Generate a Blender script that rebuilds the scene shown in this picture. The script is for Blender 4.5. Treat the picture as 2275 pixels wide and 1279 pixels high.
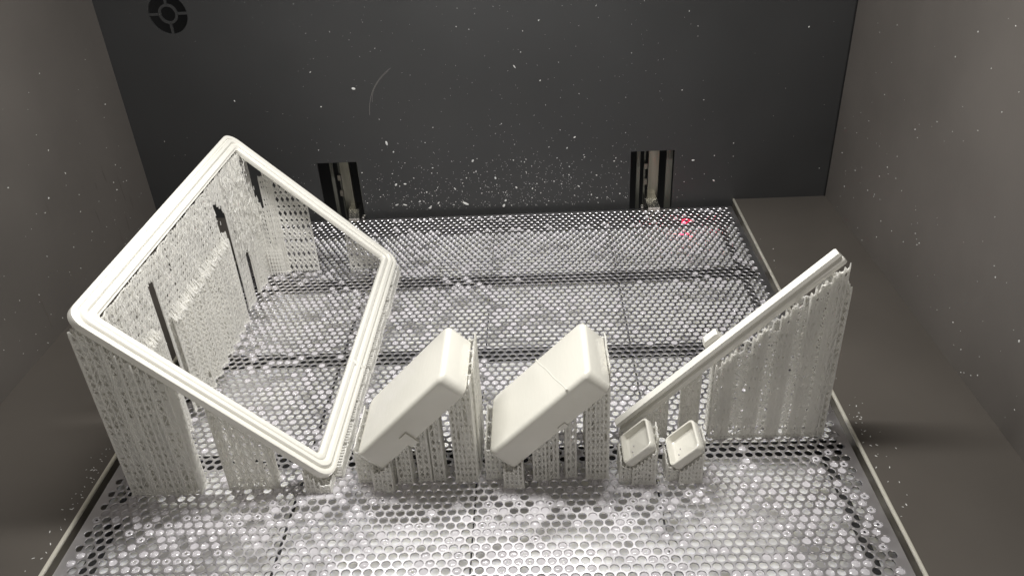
import bpy, bmesh, math, random
from mathutils import Vector, Matrix
random.seed(7)
for o in list(bpy.data.objects): bpy.data.objects.remove(o)
S = bpy.context.scene
C = S.collection
U = 0.0078            # metres per hole pitch of the perforated platform: every length below is in pitches
R3 = math.sqrt(3) / 2

# ------------------------------------------------------------------ camera
cam = bpy.data.cameras.new('camera'); cob = bpy.data.objects.new('camera', cam); C.objects.link(cob)
yaw, pit, roll = 0.04452, 1.02282, -0.05604
cob.matrix_world = Matrix.Translation(Vector((-30.062, -117.907, 58.451)) * U) @ \
    Matrix.Rotation(yaw, 4, 'Z') @ Matrix.Rotation(pit, 4, 'X') @ Matrix.Rotation(roll, 4, 'Z')
cam.sensor_width = 36; cam.lens = 36 * 1784 / 2275; cam.clip_start = 0.02; cam.clip_end = 50
S.camera = cob

# ------------------------------------------------------------------ world and lamps
W = bpy.data.worlds.new('World'); S.world = W; W.use_nodes = True
bg = W.node_tree.nodes['Background']; bg.inputs[0].default_value = (1.0, 0.98, 0.96, 1); bg.inputs[1].default_value = 0.30

def area(name, loc, target, sx, sy, power, col):
    l = bpy.data.lights.new(name, 'AREA'); l.shape = 'RECTANGLE'; l.size = sx * U; l.size_y = sy * U
    l.energy = power; l.color = col
    o = bpy.data.objects.new(name, l); C.objects.link(o)
    o.location = Vector(loc) * U
    d = Vector(target) - Vector(loc)
    o.rotation_euler = d.to_track_quat('-Z', 'Y').to_euler()
    return o
area('chamber_tube_lamp', (-39, -45, 74), (-39, -46, 0), 60, 7, 5.9, (1.0, 0.985, 0.955))
area('room_lamp', (-15, -165, 72), (-35, -50, 5), 90, 40, 1.0, (1.0, 0.93, 0.85))
ls = bpy.data.lights.new('level_sensor_laser', 'SPOT'); ls.energy = 90; ls.color = (1, 0.01, 0.08)
ls.spot_size = math.radians(2.6); ls.spot_blend = 0.6; ls.shadow_soft_size = 0.0005
lo = bpy.data.objects.new('level_sensor_laser', ls); C.objects.link(lo); lo.location = Vector((-7.1, -5.0, 40)) * U
lo.rotation_euler = (math.radians(2), 0, 0)

S.view_settings.view_transform = 'Standard'; S.view_settings.look = 'None'
S.view_settings.exposure = 0; S.view_settings.gamma = 1
S.render.engine = 'CYCLES'
S.cycles.max_bounces = 16; S.cycles.diffuse_bounces = 14; S.cycles.transmission_bounces = 14; S.cycles.glossy_bounces = 4; S.cycles.transparent_max_bounces = 12

# ------------------------------------------------------------------ materials
def mat(name, col, rough=0.5, metal=0.0, **k):
    m = bpy.data.materials.new(name); m.use_nodes = True
    n = m.node_tree.nodes; L = m.node_tree.links
    b = n['Principled BSDF']; b.inputs['Base Color'].default_value = (*col, 1)
    b.inputs['Roughness'].default_value = rough; b.inputs['Metallic'].default_value = metal
    for a, v in k.items():
        if a in ('bump', 'bscale', 'cvar', 'cscale', 'rvar', 'stretch', 'transl', 'detail'): continue
        b.inputs[a].default_value = v
    tc = n.new('ShaderNodeTexCoord'); mp = n.new('ShaderNodeMapping'); L.new(tc.outputs['Object'], mp.inputs[0])
    mp.inputs['Scale'].default_value = k.get('stretch', (1, 1, 1))
    if 'cvar' in k:
        t = n.new('ShaderNodeTexNoise'); L.new(mp.outputs[0], t.inputs['Vector'])
        t.inputs['Scale'].default_value = k.get('cscale', 8); t.inputs['Detail'].default_value = 6
        r = n.new('ShaderNodeMapRange'); L.new(t.outputs[0], r.inputs[0])
        r.inputs[1].default_value = .3; r.inputs[2].default_value = .7
        v = k['cvar']; r.inputs[3].default_value = 1 - v; r.inputs[4].default_value = 1 + v
        mx = n.new('ShaderNodeMix'); mx.data_type = 'RGBA'; mx.blend_type = 'MULTIPLY'; mx.inputs[0].default_value = 1
        mx.inputs[6].default_value = (*col, 1); L.new(r.outputs[0], mx.inputs[7]); L.new(mx.outputs[2], b.inputs['Base Color'])
        if 'rvar' in k:
            t2 = n.new('ShaderNodeTexNoise'); L.new(mp.outputs[0], t2.inputs['Vector'])
            t2.inputs['Scale'].default_value = k.get('cscale', 8) * 2.3; t2.inputs['Detail'].default_value = 5
            r2 = n.new('ShaderNodeMapRange'); L.new(t2.outputs[0], r2.inputs[0]); r2.inputs[1].default_value = .3; r2.inputs[2].default_value = .7
            r2.inputs[3].default_value = rough - k['rvar']; r2.inputs[4].default_value = rough + k['rvar']; L.new(r2.outputs[0], b.inputs['Roughness'])
    if 'bump' in k:
        t3 = n.new('ShaderNodeTexNoise'); L.new(mp.outputs[0], t3.inputs['Vector'])
        t3.inputs['Scale'].default_value = k.get('bscale', 60); t3.inputs['Detail'].default_value = 3
        bu = n.new('ShaderNodeBump'); bu.inputs['Strength'].default_value = k['bump']; bu.inputs['Distance'].default_value = 0.001
        L.new(t3.outputs[0], bu.inputs['Height']); L.new(bu.outputs[0], b.inputs['Normal'])
    if 'transl' in k:
        ts = n.new('ShaderNodeBsdfTranslucent'); ts.inputs[0].default_value = (*col, 1)
        ms = n.new('ShaderNodeMixShader'); ms.inputs[0].default_value = k['transl']
        L.new(b.outputs[0], ms.inputs[1]); L.new(ts.outputs[0], ms.inputs[2]); L.new(ms.outputs[0], n['Material Output'].inputs[0])
    return m
M_back = mat('dark_painted_steel', (.030, .0303, .0308), .42, cvar=.10, cscale=5, rvar=.06)
M_side = mat('grey_painted_steel', (.098, .089, .081), .45, cvar=.18, cscale=4, rvar=.07, bump=.05, bscale=300)
M_ledge = mat('satin_steel_ledge', (.125, .112, .098), .33, metal=.4, cvar=.10, cscale=6, rvar=.05)
M_rim = mat('polished_ledge_edge', (.80, .77, .67), .40, metal=.7)
M_black = mat('unlit_gap_black', (.004, .004, .004), .6)  # darkness of unlit gaps, put into the colour
M_vat = mat('vat_steel', (.16, .145, .12), .35, metal=.6)
M_plate = mat('perforated_stainless', (.72, .705, .725), .33, metal=1.0, cvar=.10, cscale=14, rvar=.06)
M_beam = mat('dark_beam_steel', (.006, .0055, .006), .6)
M_pool = mat('liquid_resin', (.96, .95, .90), .12, **{'Subsurface Weight': 1.0, 'Subsurface Radius': (1, 1, .9), 'Subsurface Scale': .011})
M_film = mat('resin_film', (.68, .66, .69), .06, **{'Coat Weight': .6, 'Coat Roughness': .03, 'transl': .4})
M_resin = mat('cured_white_resin', (.63, .615, .555), .22, cvar=.02, cscale=9, bump=.10, bscale=90, stretch=(1, 1, 6), **{'Coat Weight': .4, 'Coat Roughness': .12})
M_frame = mat('cured_resin_frame', (.72, .705, .65), .22, cvar=.02, cscale=9, bump=.06, bscale=60, **{'Coat Weight': .4, 'Coat Roughness': .1})
M_supp = mat('resin_support', (.95, .945, .925), .30, transl=.68, cvar=.05, cscale=30)
M_steel = mat('brushed_steel', (.30, .29, .24), .32, metal=1.0, cvar=.25, cscale=10, stretch=(10, 10, 1))
M_bright = mat('bright_machined_steel', (.62, .6, .56), .25, metal=1.0, cvar=.3, cscale=60, stretch=(8, 1, 1))
M_grey = mat('grey_rail', (.14, .14, .12), .4, metal=.6)
M_dust = mat('resin_dust', (.72, .72, .70), .35, transl=.15)
M_smear = mat('dried_resin_smear', (.19, .18, .17), .35)

# ------------------------------------------------------------------ mesh helpers
class MB:
    def __init__(s): s.v = []; s.f = []
    def quad(s, a, b, c, d):
        i = len(s.v); s.v += [a, b, c, d]; s.f.append((i, i + 1, i + 2, i + 3))
    def box(s, x0, x1, y0, y1, z0, z1):
        i = len(s.v)
        s.v += [(x0, y0, z0), (x1, y0, z0), (x1, y1, z0), (x0, y1, z0), (x0, y0, z1), (x1, y0, z1), (x1, y1, z1), (x0, y1, z1)]
        s.f += [(i, i+3, i+2, i+1), (i+4, i+5, i+6, i+7), (i, i+1, i+5, i+4), (i+1, i+2, i+6, i+5), (i+2, i+3, i+7, i+6), (i+3, i, i+4, i+7)]
    def bar(s, p, q, w, w2=None, cap=False):
        p = Vector(p); q = Vector(q); d = q - p
        if d.length < 1e-6: return
        d.normalize(); a = d.cross(Vector((0.31, 1, 0.17))); a.normalize(); b = d.cross(a); w2 = w if w2 is None else w2
        i = len(s.v)
        for c, r in ((p, w), (q, w2)):
            for u, v in ((1, 1), (-1, 1), (-1, -1), (1, -1)): s.v.append(tuple(c + (a * u + b * v) * (r * .5)))
        for k in range(4): s.f.append((i + k, i + (k + 1) % 4, i + 4 + (k + 1) % 4, i + 4 + k))
        if cap: s.f += [(i+3, i+2, i+1, i), (i+4, i+5, i+6, i+7)]
    def loops(s, L, close=True, cap0=False, cap1=False, ring=False):
        n = len(L[0]); i = len(s.v)
        for l in L: s.v += [tuple(p) for p in l]
        m = len(L)
        for j in range(m if ring else m - 1):
            a = i + j * n; b = i + ((j + 1) % m) * n
            for k in range(n if close else n - 1):
                k2 = (k + 1) % n; s.f.append((a + k, a + k2, b + k2, b + k))
        if cap0: s.f.append(tuple(i + k for k in range(n))[::-1])
        if cap1: s.f.append(tuple(i + (m - 1) * n + k for k in range(n)))
    def mesh(s, name):
        me = bpy.data.meshes.new(name); me.from_pydata([(a * U, b * U, c * U) for a, b, c in s.v], [], s.f); return me
    def build(s, name, m, parent=None, smooth=False, kind=None, fix=False, origin=None):
        if origin is not None: s.v = [(a - origin[0], b - origin[1], c - origin[2]) for a, b, c in s.v]
        me = s.mesh(name); me.materials.append(m)
        if fix:
            bm = bmesh.new(); bm.from_mesh(me); bmesh.ops.remove_doubles(bm, verts=bm.verts, dist=1e-7)
            bmesh.ops.recalc_face_normals(bm, faces=bm.faces); bm.to_mesh(me); bm.free()
        if smooth:
            me.shade_smooth(); me.set_sharp_from_angle(angle=math.radians(38))
        o = bpy.data.objects.new(name, me); C.objects.link(o)
        if parent is not None:
            o.parent = parent
            if origin is None: o.location = -parent.location
        elif origin is not None: o.location = Vector(origin) * U
        if kind: o['kind'] = kind
        return o
def thing(name, loc, label, cat, group=None):
    o = bpy.data.objects.new(name, None); C.objects.link(o); o.location = Vector(loc) * U
    o.empty_display_size = .02; o['label'] = label; o['category'] = cat
    if group: o['group'] = group
    return o
def tag(o, label, cat, group=None):
    o['label'] = label; o['category'] = cat
    if group: o['group'] = group
    return o

# ------------------------------------------------------------------ the chamber
YB = 2.6; XL, XR = -94.2, 16.5; ZL = 0.5; YF = -150; ZT = 84
# back wall with two slots and a round vent cut through it
slots = [(-65.8, -59.3, -.6, 9.55), (-15.3, -8.35, -.6, 9.45)]
FX, FZ, FR, FS = -83.6, 33.7, 2.85, 4.0
m = MB()
xs = sorted({XL, XR, FX - FS, FX + FS, *[a for s in slots for a in s[:2]]}); zs = sorted({-12, ZT, FZ - FS, FZ + FS, -.6, 9.45, 9.55})
TH = .35
def inslot(x, z):
    for a, b, c, d in slots:
        if a < x < b and c < z < d: return True
    return abs(x - FX) < FS and abs(z - FZ) < FS
for i in range(len(xs) - 1):
    for j in range(len(zs) - 1):
        if inslot((xs[i] + xs[i+1]) / 2, (zs[j] + zs[j+1]) / 2): continue
        m.quad((xs[i], YB, zs[j]), (xs[i+1], YB, zs[j]), (xs[i+1], YB, zs[j+1]), (xs[i], YB, zs[j+1]))
for a, b, c, d in slots:
    m.quad((a, YB, c), (a, YB, d), (a, YB + TH, d), (a, YB + TH, c)); m.quad((b, YB, d), (b, YB, c), (b, YB + TH, c), (b, YB + TH, d))
    m.quad((a, YB, d), (b, YB, d), (b, YB + TH, d), (a, YB + TH, d))
n = 48; sq = []; ci = []; ci2 = []
for k in range(n):
    t = 2 * math.pi * k / n; c, s_ = math.cos(t), math.sin(t); q = FS / max(abs(c), abs(s_))
    sq.append((FX + q * c, YB, FZ + q * s_)); ci.append((FX + FR * c, YB, FZ + FR * s_)); ci2.append((FX + FR * c, YB + TH, FZ + FR * s_))
m.loops([sq, ci, ci2])
wall = m.build('back_wall', M_back, kind='structure')
def sheet(name, x0, x1, y0, y1, z0, z1, mt):
    mm = MB(); mm.box(x0, x1, y0, y1, z0, z1); return mm.build(name, mt, kind='structure')
sheet('left_wall', XL - 1, XL, YF, YB + .5, ZL - .02, ZT, M_side)
sheet('right_wall', XR, XR + 1, YF, YB + .5, ZL - .02, ZT, M_side)
sheet('corner_gap_shade', XR - .22, XR - .001, YB - .12, YB - .002, ZL, ZT - .01, M_black)  # thin black strip in place of the shaded open gap at this corner
sheet('void_dark_sheet', XL, XR, YB + 14, YB + 15, -12, 45, M_black)  # black sheet painting in the unlit depth seen through slots and vent
sheet('ceiling', XL - 1, XR + 1, YF, YB + .5, ZT, ZT + 1, M_side)

for name, x0, x1, xe in (('left_ledge', XL, -76.45, -76.45), ('right_ledge', 1.85, XR, 1.85)):
    mm = MB(); mm.box(x0, x1, YF, YB - .03, -7, ZL); mm.build(name, M_ledge, kind='structure')
# bright rolled lips along the ledges
for name, xc, lab in (('ledge_lip', 1.72, 'bright rolled steel lip along the edge of the right ledge'), ('ledge_lip', -76.32, 'bright rolled steel lip along the edge of the left ledge')):
    mm = MB(); P = []
    for y in [YF] + [YF + 6 + i * 4 for i in range(36)] + [YB - .1]:
        P.append([(xc + .17 * math.cos(2 * math.pi * k / 10), min(y, YB - .1), .36 + .30 * math.sin(2 * math.pi * k / 10) + .015 * math.sin(y * .9)) for k in range(10)])
    mm.loops(P, cap0=True, cap1=True)
    tag(mm.build(name, M_rim, smooth=True, fix=True), lab, 'steel lip')
for name, x0, x1, lab in (('vat_side', 1.62, 1.80, 'dark steel side of the resin vat below the right ledge'), ('vat_side', -76.42, -76.2, 'dark steel side of the resin vat below the left ledge')):
    mm = MB(); mm.box(x0, x1, YF, YB - .1, -6.9, .1); tag(mm.build(name, M_vat), lab, 'vat side')
mm = MB(); mm.box(-76.3, 1.7, -140, YB - .05, -7.1, -2.6); mm.build('liquid_resin', M_pool, kind='structure')

# vent grille: ring and four spokes across the hole in the wall
vt = thing('vent_grille', (FX, YB, FZ - FR), 'round dark vent with a hub ring and four spokes, high on the back wall', 'vent')
mm = MB(); L = []
for r, y in ((1.42, YB + .05), (1.42, YB + .33), (1.06, YB + .33), (1.06, YB + .05)):
    L.append([(FX + r * math.cos(2 * math.pi * k / 40), y, FZ + r * math.sin(2 * math.pi * k / 40)) for k in range(40)])
mm.loops(L, ring=True); mm.build('hub_ring', M_back, vt, smooth=True, fix=True)
for k in range(4):
    t = math.pi / 2 * k; mm = MB(); c, s_ = math.cos(t), math.sin(t); w = .17; P = []
    for r in (1.38, FR + .03):
        P.append([(FX + r * c - e * s_, YB + yy, FZ + r * s_ + e * c) for e, yy in ((-w, .05), (w, .05), (w, .33), (-w, .33))])
    mm.loops(P, cap0=True, cap1=True); mm.build('spoke', M_back, vt, fix=True)

# lifting rails behind the two slots
def rail(x0, x1, lab, mirrored):
    w = x1 - x0; t = thing('lift_rail', (x0 + w / 2, YB + 4, -2), lab, 'lift rail', 'lift rails seen through the slots')
    def st(name, a, b, y, d, mt, z0=-2, z1=14):
        q = MB(); q.box(x0 + a * w, x0 + b * w, y, y + d, z0, z1); q.build(name, mt, t)
    st('guide_bar', .46, .70, YB + 2.2, .8, M_steel)
    st('thin_rail', .19, .27, YB + 2.6, .4, M_grey)
    st('side_channel', (.93 if not mirrored else .86), 1.0, YB + 1.6, .5, M_grey)
    st('lead_screw', .37, .41, YB + 3.2, .3, M_grey)
    st('clamp_block', .36, .44, YB + 2.3, .5, M_vat, 5.4, 6.3); st('clamp_block', .36, .44, YB + 2.3, .5, M_vat, 2.6, 3.5)
    return t
rail(-65.8, -59.3, 'brushed guide bar and thin rails inside the left slot of the back wall', False)
rail(-15.3, -8.35, 'brushed guide bar and thin rails inside the right slot of the back wall', True)

# ------------------------------------------------------------------ perforated platform
plat = thing('build_platform', (-37.2, -37, -.3), 'perforated stainless platform wet with resin, filling the floor of the chamber', 'platform')
X0, X1, Y1 = -75.5, 1.0, 0.95
NR = 90
verts = []; faces = []; key = {}
def vid(x, y, z):
    x = min(max(x, X0), X1); y = min(y, Y1)
    k = (round(x * 500), round(y * 500), round(z * 500))
    i = key.get(k)
    if i is None:
        i = len(verts); key[k] = i; verts.append((x, y, z))
    return i
hexp = []
for k in range(12):
    t = math.pi / 6 * k
    r = (1 / math.sqrt(3)) if k % 2 else .5
    hexp.append((r * math.cos(t), r * math.sin(t)))
cs = [(math.cos(math.pi / 6 * k), math.sin(math.pi / 6 * k)) for k in range(12)]
holes = []
for j in range(-1, NR):
    y = -j * R3; odd = j % 2
    rng = [(-.5 - i) for i in range(-1, 76)] if odd else [(-i) for i in range(-1, 76)]
    for x in rng:
        H = [vid(x + a, y + b, 0) for a, b in hexp]
        real = 0 <= j and ((odd and -74.6 < x < -.4) or (not odd and -74.1 < x < .1))
        if not real:
            u = []
            for h in H:
                if h not in u: u.append(h)
            if len(u) > 2: faces.append(tuple(u))
            continue
        holes.append((x, y))
        prev = H
        for r, z in ((.436, 0.0), (.402, -.04), (.398, -.15)):
            cur = []
            for a, b in cs: cur.append(len(verts)); verts.append((x + r * a, y + r * b, z))
            for k in range(12):
                faces.append((prev[k], prev[(k + 1) % 12], cur[(k + 1) % 12], cur[k]))
            prev = cur
me = bpy.data.meshes.new('perforated_sheet'); me.from_pydata([(a * U, b * U, c * U) for a, b, c in verts], [], faces)
me.materials.append(M_plate)
o = bpy.data.objects.new('perforated_sheet', me); C.objects.link(o); o.parent = plat; o.location = -plat.location
mm = MB()
mm.box(X0, X1, Y1 + .005, Y1 + .06, -.5, -.002); mm.box(X1 + .005, X1 + .06, -78, Y1, -.5, -.002); mm.box(X0 - .06, X0 - .005, -78, Y1, -.5, -.002)
mm.build('folded_edge', M_plate, plat)
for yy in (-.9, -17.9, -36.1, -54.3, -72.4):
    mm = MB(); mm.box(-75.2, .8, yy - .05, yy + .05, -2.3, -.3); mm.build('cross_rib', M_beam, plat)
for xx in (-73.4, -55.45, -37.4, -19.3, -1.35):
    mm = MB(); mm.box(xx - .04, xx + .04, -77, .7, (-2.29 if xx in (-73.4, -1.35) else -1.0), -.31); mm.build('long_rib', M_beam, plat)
for a, b in ((-61.7, -60.0), (-12.4, -10.5)):
    mm = MB()
    mm.loops([[(a, 1.02, -.4), (b, 1.02, -.4), (b, 1.02, .28), (a, 1.02, .28)], [(a - .3, 3.0, -.4), (b - .3, 3.0, -.4), (b - .3, 3.0, 1.0), (a - .3, 3.0, 1.0)], [(a - .3, 5.6, -.4), (b - .3, 5.6, -.4), (b - .3, 5.6, 1.0), (a - .3, 5.6, 1.0)]], cap0=True, cap1=True)
    mm.build('lifting_arm', M_bright, plat, fix=True)
    for q in range(2):
        mm = MB(); cx = (b + .55 if a < -40 else a - .9) + .1 * q
        mm.loops([[(cx + r * math.cos(k * math.pi / 4), 1.5 + q * .7 + r * math.sin(k * math.pi / 4), z) for k in range(8)] for r, z in ((.3, .0), (.3, .25), (.2, .33))], cap1=True)
        mm.build('bolt_head', M_bright, plat, fix=True)

# resin films hanging in the holes: bulging skins, some with an open middle
def film_mesh(kind, sag):
    q = MB(); n = 14; rr = .397; L = []
    prof = {'full': ((1, 0), (.8, .45), (.5, .8), (.2, .97)), 'ring': ((1, 0), (.86, .5), (.62, .85), (.40, .72), (.34, .5))}[kind]
    for r, h in prof: L.append([(rr * r * math.cos(2 * math.pi * k / n), rr * r * math.sin(2 * math.pi * k / n), sag * h) for k in range(n)])
    q.loops(L, cap1=(kind == 'full'))
    return q
protos = [film_mesh('full', .10), film_mesh('full', -.10), film_mesh('full', -.02), film_mesh('ring', .10), film_mesh('full', .17)]
pm = []
for q in protos:
    e = q.mesh('resin_film'); e.materials.append(M_film); e.shade_smooth(); pm.append(e)
from mathutils import noise
cx, cy, cz = -30.06, -117.9, 58.45
cand = []
for x, y in holes:
    v = noise.noise(Vector((x * .11, y * .13, 3.1)))
    w = noise.noise(Vector((x * .45 + 9, y * .45, 1.7)))
    pr = .17 + .5 * v + .25 * w
    if x < -34: pr += .10
    if y < -56: pr += .16
    if -30 < x < -12 and -50 < y < -12: pr -= .08
    if any(b_ - 3.2 < y < b_ + .2 for b_ in (-.9, -17.9, -36.1, -54.3)): pr *= .45
    if random.random() < pr:
        ring = random.random() < (.30 if x < -30 or y < -50 else .12)
        cand.append((x, y, 3 if ring else random.choice((0, 0, 1, 2, 4))))
def depth(c): return math.dist((c[0], c[1], 0), (cx, cy, cz))
def inframe(c):
    p = cob.matrix_world.inverted() @ (Vector((c[0], c[1], 0)) * U)
    u = p.x / -p.z * 1784 / 1137.5; v = p.y / -p.z * 1784 / 639.5
    return abs(u) < 1 and abs(v) < 1
cand.sort(key=lambda c: (not inframe(c), depth(c)))
for x, y, k in cand[:290]:
    o = bpy.data.objects.new('resin_film', pm[k]); C.objects.link(o); o.parent = plat
    o.location = Vector((x, y, -.10)) * U - plat.location; o.rotation_euler = (0, 0, random.random() * 6)
q = MB()
for x, y, k in cand[290:]:
    i = len(q.v); q.v += [(a + x, b + y, c - .10) for a, b, c in protos[k].v]; q.f += [tuple(t + i for t in f) for f in protos[k].f]
q.build('resin_film', M_film, plat, smooth=True, kind='stuff')

# ------------------------------------------------------------------ support lattices
def lattice(q, P0, P1, top, sp=.8, cell=1.25, w=.12, fill=.2, zb=.02, off=None, jit=.05, base=True, foot=True):
    P0 = Vector(P0); P1 = Vector(P1); d = P1 - P0; Ln = d.length; d = d / Ln; nv = Vector((-d.y, d.x))
    n = max(1, round(Ln / sp)); cols = []
    for k in range(n + 1):
        s = Ln * k / n; p = P0 + d * s; o_ = off(s) if off else 0
        p = p + nv * o_; cols.append((p.x + random.uniform(-jit, jit), p.y + random.uniform(-jit, jit), top(p.x, p.y), s))
    zbf = zb if callable(zb) else (lambda x_, y_: zb)
    for k, (x, y, zt, s) in enumerate(cols):
        zb_ = zbf(x, y)
        if zt < .3 or zt - zb_ < .2: continue
        q.bar((x, y, zb_), (x, y, max(zb_, zt - .45)), w * 1.15); q.bar((x, y, max(zb_, zt - .45)), (x, y, zt + .04), w * 1.1, w * .6)
        if foot and zb_ < .2: q.bar((x, y, 0.01), (x, y, .3), w * 2.6, w * 1.2)
        if k == n: break
        x2, y2, zt2, _ = cols[k + 1]; zc = min(zt, zt2); z = max(zb_, zbf(x2, y2)) + random.uniform(0, .2)
        ph = k % 2
        while z < zc - .1:
            z2 = min(z + cell, zc)
            a, b, c, e = (x, y, z), (x2, y2, z2), (x2, y2, z), (x, y, z2)
            if random.random() < .93: q.bar(a, b, w * .85)
            if random.random() < .93: q.bar(c, e, w * .85)
            if random.random() < (fill(s, z) if callable(fill) else fill): q.quad((x, y, z), (x2, y2, z), (x2, y2, z2), (x, y, z2))
            z = z2
        if base and zb_ < .2: q.bar((x, y, .12), (x2, y2, .12), w * 1.6)
def block(parent, x0, x1, y0, y1, top, layers=3, **k):
    """a standing block of lattice: several layers front to back, closed by its two ends"""
    q = MB()
    for i in range(layers):
        y = y0 + (y1 - y0) * i / max(1, layers - 1); kk = dict(k); kk['fill'] = .58 if i == layers - 1 else (k.get('fill', .2) * .25)
        lattice(q, (x0, y), (x1, y), top, **kk)
    if abs(y1 - y0) > .3:
        for x in (x0, x1): lattice(q, (x, y0), (x, y1), top, **{**k, 'sp': .7})
    return q.build('support_block', M_supp, parent)

# ------------------------------------------------------------------ big tilted frame
FA = Vector((-71.9, -60, 21.8)); FB = Vector((-71.7, -15.3, 21.9)); FD = Vector((-51.5, -60, 1.35)); FC = Vector((-51.0, -15.3, 1.55))
fr = thing('printed_surround', (-61.5, -38, 0), 'large white printed rectangular surround standing tilted on lattice supports at left', 'printed surround')
LU = 28.9; LV = 44.7; nrm = (FD - FA).cross(FB - FA).normalized()
def fmap(u, v, h):
    a, b = u / LU, v / LV
    return FA * (1 - a) * (1 - b) + FD * a * (1 - b) + FB * (1 - a) * b + FC * a * b + nrm * h
def rrect(x0, x1, y0, y1, r, seg=6):
    P = []
    for cx_, cy_, a0 in ((x1 - r, y1 - r, 0), (x0 + r, y1 - r, 90), (x0 + r, y0 + r, 180), (x1 - r, y0 + r, 270)):
        for k in range(seg + 1):
            t = math.radians(a0 + 90 * k / seg); P.append((cx_ + r * math.cos(t), cy_ + r * math.sin(t)))
    return P
prof = [(.25, -.88), (.0, -.72), (0, -.24), (.05, -.07), (.16, 0), (.46, .0), (.52, -.03), (.56, -.15), (.68, -.15), (.74, .05), (.84, .15), (1.18, .15), (1.28, .05),
        (1.33, -.13), (1.50, -.13), (1.55, -.04), (1.64, .03), (1.98, .03), (2.08, -.06), (2.12, -.14), (2.28, -.18), (2.3, -.4), (2.2, -.8), (1.9, -.88)]
L = []
for d, h in prof:
    r = max(.35, 1.75 - d * .62)
    L.append([fmap(u, v, h) for u, v in rrect(d, LU - d, d, LV - d, r, 8)])
q = MB(); q.loops(L, ring=True); q.build('frame_body', M_frame, fr, smooth=True, fix=True)
# witness bump half way down the right side
q = MB(); P = []
for d, h in ((.05, -.05), (.2, .09), (.9, .2), (1.3, .2), (1.9, .12), (2.25, -.1)):
    P.append([fmap(LU - d, LV * .405 + e, h * (1 - abs(e) * 2.4) - .05) for e in (-.35, -.12, .12, .35)])
q.loops(P, close=False); q.build('seam_bump', M_frame, fr, smooth=True)
def ftop(x, y): return max(0, -51.3 - x)
def ff(n_): return lambda s: math.sin(s * 2.7) * .42 + math.sin(s * 1.13 + n_) * .25
# front side (towards the viewer)
block(fr, -72.1, -65.2, -60.0, -58.5, lambda x, y: min(ftop(x, y) + .1, 20.0), layers=4, sp=.62, cell=1.0, w=.13, fill=1.6)
q = MB()
for x in (-69.8, -68.7, -67.6, -66.6): lattice(q, (x, -60.1), (x, -58.4), ftop, sp=.55, w=.15, fill=.7, cell=1.6)
q.build('support_fins', M_supp, fr)
block(fr, -62.3, -57.6, -59.5, -58.3, ftop, layers=2, sp=.78, cell=1.15, w=.15, fill=.10)
block(fr, -54.3, -51.9, -60.2, -58.0, lambda x, y: max(.9, ftop(x, y) - .2), layers=4, sp=.5, cell=.6, w=.12, fill=.3)
# left side: outer layers reach the frame, an inner layer stops at two thirds with a row of teeth
LT = 19.8
def side(y0, y1, top=None, zb=.02, xs=((-70.4, lambda s_, z: .95 if math.sin(s_ * 2.7) > 0 else .45),), sp=.5, name='support_block', fl=None):
    q = MB()
    for x, f_ in xs: lattice(q, (x, y0), (x, y1), top or (lambda a, b: LT), sp=sp, cell=.85, w=.13, fill=f_, zb=zb, off=(fl or (lambda s_: math.sin(s_ * 2.2) * .1)), jit=.05)
    q.build(name, M_supp, fr)
def inner(y0, y1, zt):
    q = MB()
    lattice(q, (-69.85, y0), (-69.85, y1), lambda x, y: zt + .2 * math.sin(y * 2.1), sp=.42, cell=.75, w=.12, fill=lambda s_, z: .92 if math.sin(s_ * 2.7 + .4) > -.1 else .04, off=lambda s_: math.sin(s_ * 2.7 + .4) * .3, jit=.05)
    n_ = int(abs(y1 - y0) / .17)
    for k in range(n_ + 1):
        y = y0 + (y1 - y0) * k / n_ + random.uniform(-.1, .1); z = zt + random.uniform(-.5, .2)
        q.bar((-69.6 + random.uniform(-.15, .1), y, z - .6), (-70.2, y + random.uniform(-.35, .25), z + random.uniform(.2, .9)), .12, .06)
    q.build('support_inner_block', M_supp, fr)
side(-59.5, -48.8); inner(-58.8, -50.3, 13.3)
side(-47.1, -28.8); inner(-46.4, -28.7, 12.5)
side(-28.8, -27.2, top=lambda x, y: 12.9 if y > -28.4 else 14.6, sp=.45, name='support_shoulder')
side(-48.8, -47.1, zb=17.6, sp=.33, name='support_bridge')
side(-28.8, -25.6, zb=lambda x, y: 18.0 - (y + 28.8) * 1.1, sp=.45, name='support_bridge')
side(-25.6, -22.8, sp=.6, xs=((-70.4, .92),), name='support_column')
side(-22.8, -21.0, zb=lambda x, y: 7.6 if y < -21.8 else 6.0, sp=.4, name='support_bridge')
q = MB()
def tp3(x, y): return LT if y < -17.7 else max(9.8, 16.6 - (y + 17.7) * 2.5)
for x in (-70.55, -70.4, -70.25): lattice(q, (x, -21.0), (x, -15.2), tp3, sp=.42, cell=.7, w=.12, fill=.7, off=lambda s_: math.sin(s_ * 2) * .22, jit=.08)
for k in range(700):
    y = -25.4 + 9.9 * random.random(); x = -70.3 + random.random() * .9; z = 8 + 11 * random.random()
    if z > tp3(x, y): continue
    q.bar((x, y, z), (x + random.uniform(-.2, .2), y + random.uniform(-.5, .5), z + random.uniform(.2, .9)), .09, .04)
q.build('support_cluster', M_supp, fr)
q = MB(); rr_ = random.Random(5)
for k in range(800):
    y = -59 + 33 * rr_.random()
    if -49.4 < y < -46.8 or -29.2 < y: continue
    z = LT - abs(rr_.gauss(0, 2.2)) if k % 2 else rr_.uniform(2, 18)
    x = -70.1 + rr_.random() * .45; q.bar((x, y, z), (x + rr_.uniform(-.15, .15), y + rr_.uniform(-.3, .3), z + rr_.uniform(.2, .8)), .08, .04)
q.build('support_whiskers', M_supp, fr, kind='stuff')
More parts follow.
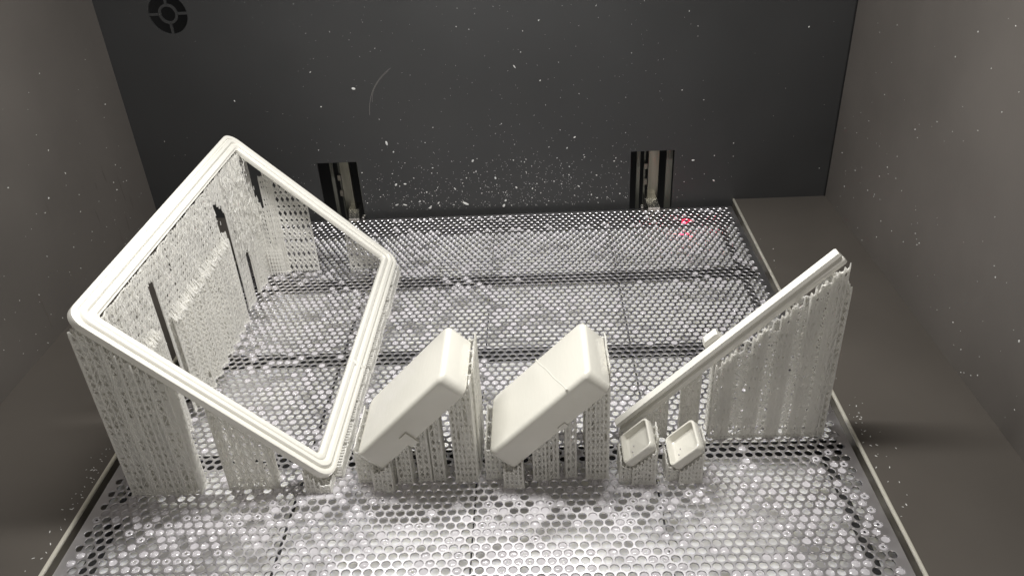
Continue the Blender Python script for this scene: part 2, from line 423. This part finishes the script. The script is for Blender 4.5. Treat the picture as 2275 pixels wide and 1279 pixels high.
# rear side
def rib(q, x0, x1, y, top, nx, ch, w):
    """flat sheet of crossing ribbons leaving diamond openings, large and small rows in turn"""
    sp = (x1 - x0) / nx; x = x0; 
    for k in range(nx):
        a = x0 + sp * k; b = a + sp; c = (a + b) / 2; z = 0.1; r = 0
        zc = top(b, y)
        while z < zc:
            h = ch if r % 2 == 0 else ch * .62
            ww = w if r % 2 == 0 else w * 1.25
            z2 = min(z + h, zc); zm = (z + z2) / 2
            for p_, q_ in (((c, z), (a, zm)), ((c, z), (b, zm)), ((a, zm), (c, z2)), ((b, zm), (c, z2))):
                dx, dz = q_[0] - p_[0], q_[1] - p_[1]
                q.bar((p_[0], y, p_[1]), (q_[0], y, q_[1]), ww)
            # webs above and below the opening
            q.bar((c, y, z2 - .12), (c, y, z2 + .12), w * 1.8, cap=True)
            q.quad((a - .02, y, zm - .1), (a + sp * .28, y, z + .02), (a + sp * .28 - .06, y, z), (a - .02, y, z))
            q.quad((b + .02, y, zm - .1), (b - sp * .28, y, z + .02), (b - sp * .28 + .06, y, z), (b + .02, y, z))
            z = z2; r += 1
    for k in range(nx + 1): q.bar((x0 + sp * k, y, 0), (x0 + sp * k, y, top(x0 + sp * k, y)), w * .9)
q = MB(); lattice(q, (-70.95, -15.4), (-70.2, -15.4), lambda x, y: ftop(x, y) + .1, sp=.37, cell=.7, w=.12, fill=.75)
lattice(q, (-70.2, -15.4), (-68.9, -15.4), lambda x, y: 13.0 - (x + 70.2) * 2.6, sp=.36, cell=.7, w=.11, fill=.5)
for k in range(6): q.bar((-69.8 + k * .42, -16.4, 0), (-69.8 + k * .42, -16.4, 4.2 + (k % 3) * .5), .12); 
for k in range(7): q.bar((-69.8, -16.4, .5 + k * .6), (-67.7, -16.4, .5 + k * .6), .08)
q.build('support_column', M_supp, fr)
q = MB(); lattice(q, (-69.0, -15.5), (-68.3, -15.5), lambda x, y: 15.3, sp=.35, cell=.9, w=.13, fill=.75)
lattice(q, (-68.3, -15.5), (-67.3, -15.5), ftop, sp=.33, cell=.9, w=.16, fill=.85); q.build('support_column', M_supp, fr)
q = MB(); rib(q, -67.35, -62.95, -15.5, ftop, 6, 1.35, .15); q.build('diamond_panel', M_supp, fr)
q = MB(); rib(q, -58.2, -53.4, -15.5, ftop, 6, 1.15, .15); q.build('diamond_panel', M_supp, fr)
# right side: low ladders showing beside the bar
q = MB()
y = -58
while y < -17:
    ln = random.uniform(2.4, 4.2); hh = random.uniform(.8, 1.25) + .2; xo = -51.25 + random.uniform(-.12, .2) + (y + 58) * .012
    for x in (xo - .75, xo, ):
        lattice(q, (x, y), (x, min(y + ln, -17)), lambda a, b: hh, sp=.42, cell=.55, w=.14, fill=.12, foot=True)
    k = y
    while k < min(y + ln, -17):
        q.bar((xo - 1.3, k, .12), (xo + .2, k, .12), .16); q.bar((xo - 1.3, k, hh - .1), (xo + .04, k, hh - .1), .12); k += .42
    y += ln + random.uniform(.1, .7)
q.build('support_ladder', M_supp, fr)

# ------------------------------------------------------------------ sloping strip at right
st = thing('printed_strip', (-12, -53, 0), 'long grooved white strip sloping up to the right on a wall of lattice support', 'printed strip')
def sm(l, a, b):  # l along the slope, a across (up-left), b in depth
    r = math.sqrt(.5); return (-22.75 + l * r - a * r, -53.0 + b, 1.9 + l * r + a * r)
SL = 27.9
pr = [(0, -.18), (-.06, -.36), (-.42, -.44), (-.50, -.38), (-.57, -.22), (-.69, -.22), (-.76, -.38), (-.88, -.48), (-1.30, -.48), (-1.46, -.36), (-1.5, .5), (-1.4, .58), (-.1, .58), (.03, .48), (.05, .1), (.0, .0)]
q = MB(); q.loops([[sm(l, a, b) for a, b in pr] for l in (-.2, .3, 7, 14, 21, SL - .15)] + [[sm(SL, a * .9 - .08, b * .85) for a, b in pr]], cap0=True, cap1=True)
q.build('strip_body', M_frame, st, smooth=True, fix=True)
q = MB(); q.loops([[sm(l, a, b) for l, a in ((12.4, -.9), (14.3, -.9), (14.3, .5), (14.1, .62), (12.8, .62), (12.4, .3))] for b in (.55, 1.5)], cap0=True, cap1=True)
q.build('locating_tab', M_frame, st, fix=True)
def stop(x, y): return x + 22.6
block(st, -22.3, -21.3, -54.0, -52.4, lambda x, y: max(.6, stop(x, y)), layers=2, sp=.5, cell=.6, w=.13, fill=.3)
block(st, -20.6, -17.6, -53.4, -52.2, stop, layers=2, sp=.5, cell=1.0, w=.12, fill=.35)
block(st, -16.1, -14.4, -53.3, -52.4, stop, layers=2, sp=.45, cell=1.0, w=.13, fill=.35)
block(st, -13.1, -2.1, -53.7, -51.8, lambda x, y: stop(x, y) - (1.9 if ((x + 30) % 2.46) < 1.2 and x > -11 else .0), layers=2, sp=.82, cell=.86, w=.14, fill=.6)
q = MB()
for x0_ in (-12.6, -9.8, -7.4, -5.0, -3.2):
    for dy in (-53.85, -53.75): lattice(q, (x0_, dy), (x0_ + 1.3, dy), stop, sp=.42, cell=1.3, w=.13, fill=.3)
q.build('support_fins', M_supp, st)
q = MB()
for yy in (-53.6, -52.7, -51.8): lattice(q, (-2.4, yy), (-1.25, yy), lambda x, y: 18.6 - max(0, (x + 1.8)) * 1.0, sp=.55, cell=.9, w=.14, fill=.6)
lattice(q, (-1.25, -53.6), (-1.25, -51.8), lambda x, y: 18.0, sp=.6, cell=.9, w=.14, fill=.75)
q.build('support_column', M_supp, st)

# ------------------------------------------------------------------ two thick covers and two trays
class Tilt:
    def __init__(s, x0, z0, L, T, th, yf, yb): s.x0, s.z0, s.L, s.T, s.th, s.yf, s.yb = x0, z0, L, T, math.radians(th), yf, yb; s.W = yb - yf
    def p(s, a, b, t):  # a along slope, b in depth, t down from the top face
        c, n_ = math.cos(s.th), math.sin(s.th); return (s.x0 + a * c + t * n_, s.yf + b, s.z0 + a * n_ - t * c)
    def under(s, x, y=0):
        c, n_ = math.cos(s.th), math.sin(s.th); tn = n_ / c
        xa = s.x0 + s.T * n_; za = s.z0 - s.T * c
        if x < xa: return max(.3, za + (xa - x) / tn)
        return za + (x - xa) * tn + .15
def rounded_slab(t, r, f, f2):
    L = []
    def ring(ins, dep): return [t.p(a, b, dep) for a, b in rrect(ins, t.L - ins, ins, t.W - ins, max(.1, r - ins), 7)]
    for k in range(4, -1, -1):
        g = math.radians(90 * k / 4); L.append(ring(f2 * (1 - math.cos(g)), t.T - f2 * (1 - math.sin(g))) )
    L = L[::1]
    for k in range(0, 6):
        g = math.radians(90 * k / 5); L.append(ring(f * (1 - math.cos(g)), f * (1 - math.sin(g))))
    q = MB(); q.loops(L, cap0=True, cap1=True); return q
def slab(tt, lab, second):
    r = thing('printed_cover', (tt.x0 + 6, tt.yf + 4, 0), lab, 'printed cover', 'thick printed covers')
    rounded_slab(tt, .95, .5, .12).build('cover_body', M_resin, r, smooth=True, fix=True)
    q = MB()
    if second:
        a0, a1, b0, t0, t1 = 7.2, 8.1, -.10, 2.5, 3.0
        # raised witness line across the face
        e = MB(); P = []
        n_ = 15
        for k in range(n_):
            b = .12 + (tt.W - .24) * k / (n_ - 1); a = tt.L * (.80 - .30 * b / tt.W) + .04 * math.sin(k * .9)
            P.append([tt.p(a + da, b, dt) for da, dt in ((-.13, .02), (-.04, -.035), (.05, -.035), (.13, .02))])
        e.loops(P, close=False); e.build('witness_line', M_resin, r, smooth=True)
    else: a0, a1, b0, t0, t1 = 5.0, 5.95, -.20, 1.7, 3.25
    q.loops([[tt.p(a, b0, t) for a, t in ((a0, t0), (a1, t0), (a1, t1), (a0, t1))], [tt.p(a, .1, t) for a, t in ((a0 - .05, t0 - .05), (a1 + .05, t0 - .05), (a1 + .05, t1), (a0 - .05, t1))]], cap0=True)
    q.build('latch_tab', M_resin, r, fix=True)
    return r
t1 = Tilt(-48.9, 4.3, 13.5, 2.95, 45.8, -60, -51.3); t2 = Tilt(-35.9, 4.1, 13.8, 2.95, 45.2, -60, -51.2)
s1 = slab(t1, 'thick white rounded cover tilted on supports, nearest to the large tilted surround', False)
s2 = slab(t2, 'thick white rounded cover with a faint line across its face, beside the small trays', True)
for r, t, e in ((s1, t1, 0), (s2, t2, 1)):
    x = t.x0
    block(r, x - .3, x + 1.5, -58.9, -52.5, lambda a, b: max(.5, t.under(a, b) - .1), layers=4, sp=.5, cell=.7, w=.13, fill=0.60)
    block(r, x + 1.5, x + 3.3, -60.2, -58.4, t.under, layers=3, sp=.45, cell=.6, w=.12, fill=0.55)
    block(r, x + 3.8 + e * .6, x + 5.2 + e * .4, -59.2, -58.3, t.under, layers=2, sp=.4, cell=.8, w=.12, fill=0.50)
    block(r, x + 5.9 - e * .4, x + 7.0 - e * .2, -59.0, -57.6, t.under, layers=3, sp=.45, cell=.8, w=.13, fill=0.75)
    block(r, x + 7.4 + e * .2, x + 8.4 + e * .2, -58.9, -57.6, t.under, layers=2, sp=.45, cell=1.0, w=.13, fill=0.60)
    block(r, x + 9.6, x + 11.7, -59.2, -57.9, t.under, layers=3, sp=.42, cell=.8, w=.13, fill=0.65)
    block(r, x + 4, x + 6.5, -53.5, -52.3, t.under, layers=2, sp=.5, cell=.9, w=.12, fill=0.45)
    block(r, x + 9.8, x + 11.9, -57.5, -51.7, lambda a, b: t.under(a, b) + .4, layers=4, sp=.6, cell=.9, w=.13, fill=0.55)
def tray(tt, lab):
    r = thing('printed_tray', (tt.x0 + 2, tt.yf + 2, 0), lab, 'printed tray', 'small printed trays')
    def ring(ins, dep, rr): return [tt.p(a, b, dep) for a, b in rrect(ins, tt.L - ins, ins, tt.W - ins, max(.1, rr - ins * .6), 6)]
    q = MB()
    q.loops([ring(.35, tt.T, .55), ring(.12, tt.T - .1, .55), ring(0, tt.T - .35, .55), ring(0, .08, .55), ring(.04, .02, .55), ring(.09, 0, .55), ring(.19, 0, .55), ring(.24, .03, .55), ring(.27, .12, .55), ring(.33, tt.T - .45, .5), ring(.5, tt.T - .3, .5)], cap0=True, cap1=True)
    q.build('tray_body', M_resin, r, smooth=True, fix=True)
    for a, b, d, rad in ((tt.L - .75, .62, .45, .13), (.9, 1.1, tt.T - .38, .10), (.8, 1.7, tt.T - .38, .08), (1.1, 2.3, tt.T - .38, .07)):
        c = Vector(tt.p(a, b, d)); e = MB()
        e.loops([[(c.x + rad * math.sin(g) * math.cos(h), c.y + rad * math.sin(g) * math.sin(h), c.z + rad * math.cos(g)) for h in [2 * math.pi * i / 8 for i in range(8)]] for g in [math.pi * (j + .01) / 6.02 for j in range(7)]])
        e.build('resin_drop', M_film, r, smooth=True)
    x = tt.x0
    block(r, x - .2, x + 1.2, -59.7, -57.2, lambda a, b: max(.5, tt.under(a, b)), layers=3, sp=.45, cell=.5, w=.13, fill=.4)
    block(r, x + 1.0, x + 3.1, -60.1, -58.9, tt.under, layers=4, sp=.35, cell=.6, w=.13, fill=.5)
    block(r, x + 2.0, x + 3.5, -58.6, -56.4, tt.under, layers=3, sp=.45, cell=.6, w=.13, fill=.4)
tray(Tilt(-22.75, 2.5, 3.65, 1.05, 45, -60, -55.9), 'small open white tray beside the second thick cover, left of two')
tray(Tilt(-18.2, 2.05, 3.75, 1.15, 45, -60, -55.9), 'small open white tray nearest the lattice wall of the strip, right of two')

# ------------------------------------------------------------------ dried chips and dust on the walls
def chip(q, o_, e1, e2, nn, l, w, h, ang):
    d = e1 * math.cos(ang) + e2 * math.sin(ang); s_ = e1 * -math.sin(ang) + e2 * math.cos(ang)
    base = [o_ + d * a * l + s_ * b * w for a, b in ((-.5, -.2), (-.25, -.5), (.2, -.45), (.5, -.1), (.4, .35), (-.1, .5), (-.45, .25))]
    q.loops([base, [c + (o_ - c) * .35 + nn * h for c in base]], cap1=True)
ex, ey, ez = Vector((1, 0, 0)), Vector((0, 1, 0)), Vector((0, 0, 1))
q = MB(); rnd = random.Random(3)
def blocked(x, z): return any(a - .2 < x < b + .2 and c < z < d + .2 for a, b, c, d in slots) or math.hypot(x - FX, z - FZ) < FR
cnt = 0
while cnt < 1350:
    if rnd.random() < .62: z = 0.6 + abs(rnd.gauss(0, 5.0)) ; x = rnd.gauss(-36, 17)
    else: z = rnd.uniform(.6, 37.5); x = rnd.gauss(-30, 28)
    if not (-90 < x < 15) or blocked(x, z) or z > 38: continue
    if x > -6 and rnd.random() < .75: continue
    cnt += 1; big = rnd.random()
    l = .10 if big < .8 else (.22 if big < .97 else .45)
    l *= rnd.uniform(.5, 1.15) * (.8 if z > 9 else 1); chip(q, Vector((x, YB - .004, z)), ex, ez, -ey, l, l * rnd.uniform(.3, .8), l * .3, rnd.uniform(0, 3.14))
q.build('resin_dust', M_dust, kind='stuff')
q = MB()
for side_x, sg in ((XL, 1), (XR, -1)):
    for k in range(150):
        y = rnd.uniform(-70, 0); z = 1 + abs(rnd.gauss(0, 19)); l = rnd.uniform(.06, .2) * (1.6 if rnd.random() < .1 else 1)
        chip(q, Vector((side_x + sg * .004, y, z)), ey, ez, ex * sg, l, l * .6, l * .25, rnd.uniform(0, 3))
for k in range(45):
    x = 2.1 + abs(rnd.gauss(0, 1.3)); y = rnd.choice((rnd.uniform(-70, 0), rnd.gauss(-54, 5))); l = rnd.uniform(.08, .3)
    chip(q, Vector((x, y, ZL + .004)), ex, ey, ez, l, l * .35, .04, rnd.uniform(0, 3))
for k in range(60):
    x = -76.9 - abs(rnd.gauss(0, .8)); y = rnd.gauss(-56, 6); l = rnd.uniform(.08, .35)
    chip(q, Vector((x, y, ZL + .004)), ex, ey, ez, l, l * .3, .04, rnd.uniform(0, 3))
q.build('resin_dust', M_dust, kind='stuff')
def one_chip(x, z, l, w, ang, lab):
    e = MB(); chip(e, Vector((x, YB - .006, z)), ex, ez, -ey, l, w, w * .5, ang); tag(e.build('resin_chip', M_dust, fix=True), lab, 'resin chip', 'larger chips on the back wall')

for a in ((-54.07, 12.5, .75, .34, 1.7, 'hooked white chip stuck on the middle of the back wall, largest there'), (-42.28, 1.48, 1.15, .36, -.5, 'long ragged white chip low on the back wall, right of the left slot'),
          (-52.38, 1.64, .75, .2, -.35, 'thin straight white chip low on the back wall beside the left slot'), (-53.73, 1.7, .6, .2, .3, 'bent white chip low on the back wall beside a thin straight one'),
          (-36.0, .85, .6, .4, .9, 'rounded pale chip low on the back wall above the platform edge'), (-33.2, 23.8, .6, .16, -1.0, 'slim white chip high on the middle of the back wall'),
          (-58.0, 21.5, .6, .36, -.3, 'blunt white chip on the back wall above the left slot'), (-5.36, 7.6, .5, .22, 0, 'small flat white chip on the back wall right of the right slot')):
    one_chip(*a)
def hair(pts, w, y0=YB - .03):
    q = MB(); P = []
    for (x, z), (x2, z2) in zip(pts, pts[1:]): q.bar((x, y0, z), (x2, y0, z2), w)
    return q
def curve(p0, p1, p2, n=14):
    return [((1-t)**2 * p0[0] + 2*t*(1-t) * p1[0] + t*t * p2[0], (1-t)**2 * p0[1] + 2*t*(1-t) * p1[1] + t*t * p2[1]) for t in [i / n for i in range(n + 1)]]
hr = thing('resin_hair', (-55.9, YB - .03, 18), 'fine curved pale hair of resin clinging to the back wall', 'resin hair')
hair(curve((-51.9, 24.4), (-55.8, 22.0), (-56.1, 17.2)), .04).build('strand', M_smear, hr)
hair(curve((-52.3, 24.0), (-55.3, 21.8), (-55.4, 19.3)), .03).build('strand', M_smear, hr)

M_streak = mat('dull_streak', (.085, .075, .067), .50)
q = MB(); rnd = random.Random(11)
for y, z, l in ((-9, 14, 3.2), (-5.5, 10, 5.2), (-14, 9, 2.2), (-32, 5, 5.5), (-7, 5, 3), (-12, 13, 1.6), (-24, 16, 2.5), (-10, 4, 2.0), (-4, 7, 2.4)):
    for k in range(3):
        yy = y + rnd.uniform(-.2, .2); zz = z + rnd.uniform(-.6, .6)
        chip(q, Vector((XL + .003 + k * .002, yy, zz)), ey, ez, ex, l * rnd.uniform(.5, 1), .14 * rnd.uniform(.5, 1.4), .001, math.pi / 2 + rnd.uniform(-.12, .12))
q.build('dirt_streaks', M_streak, kind='stuff')
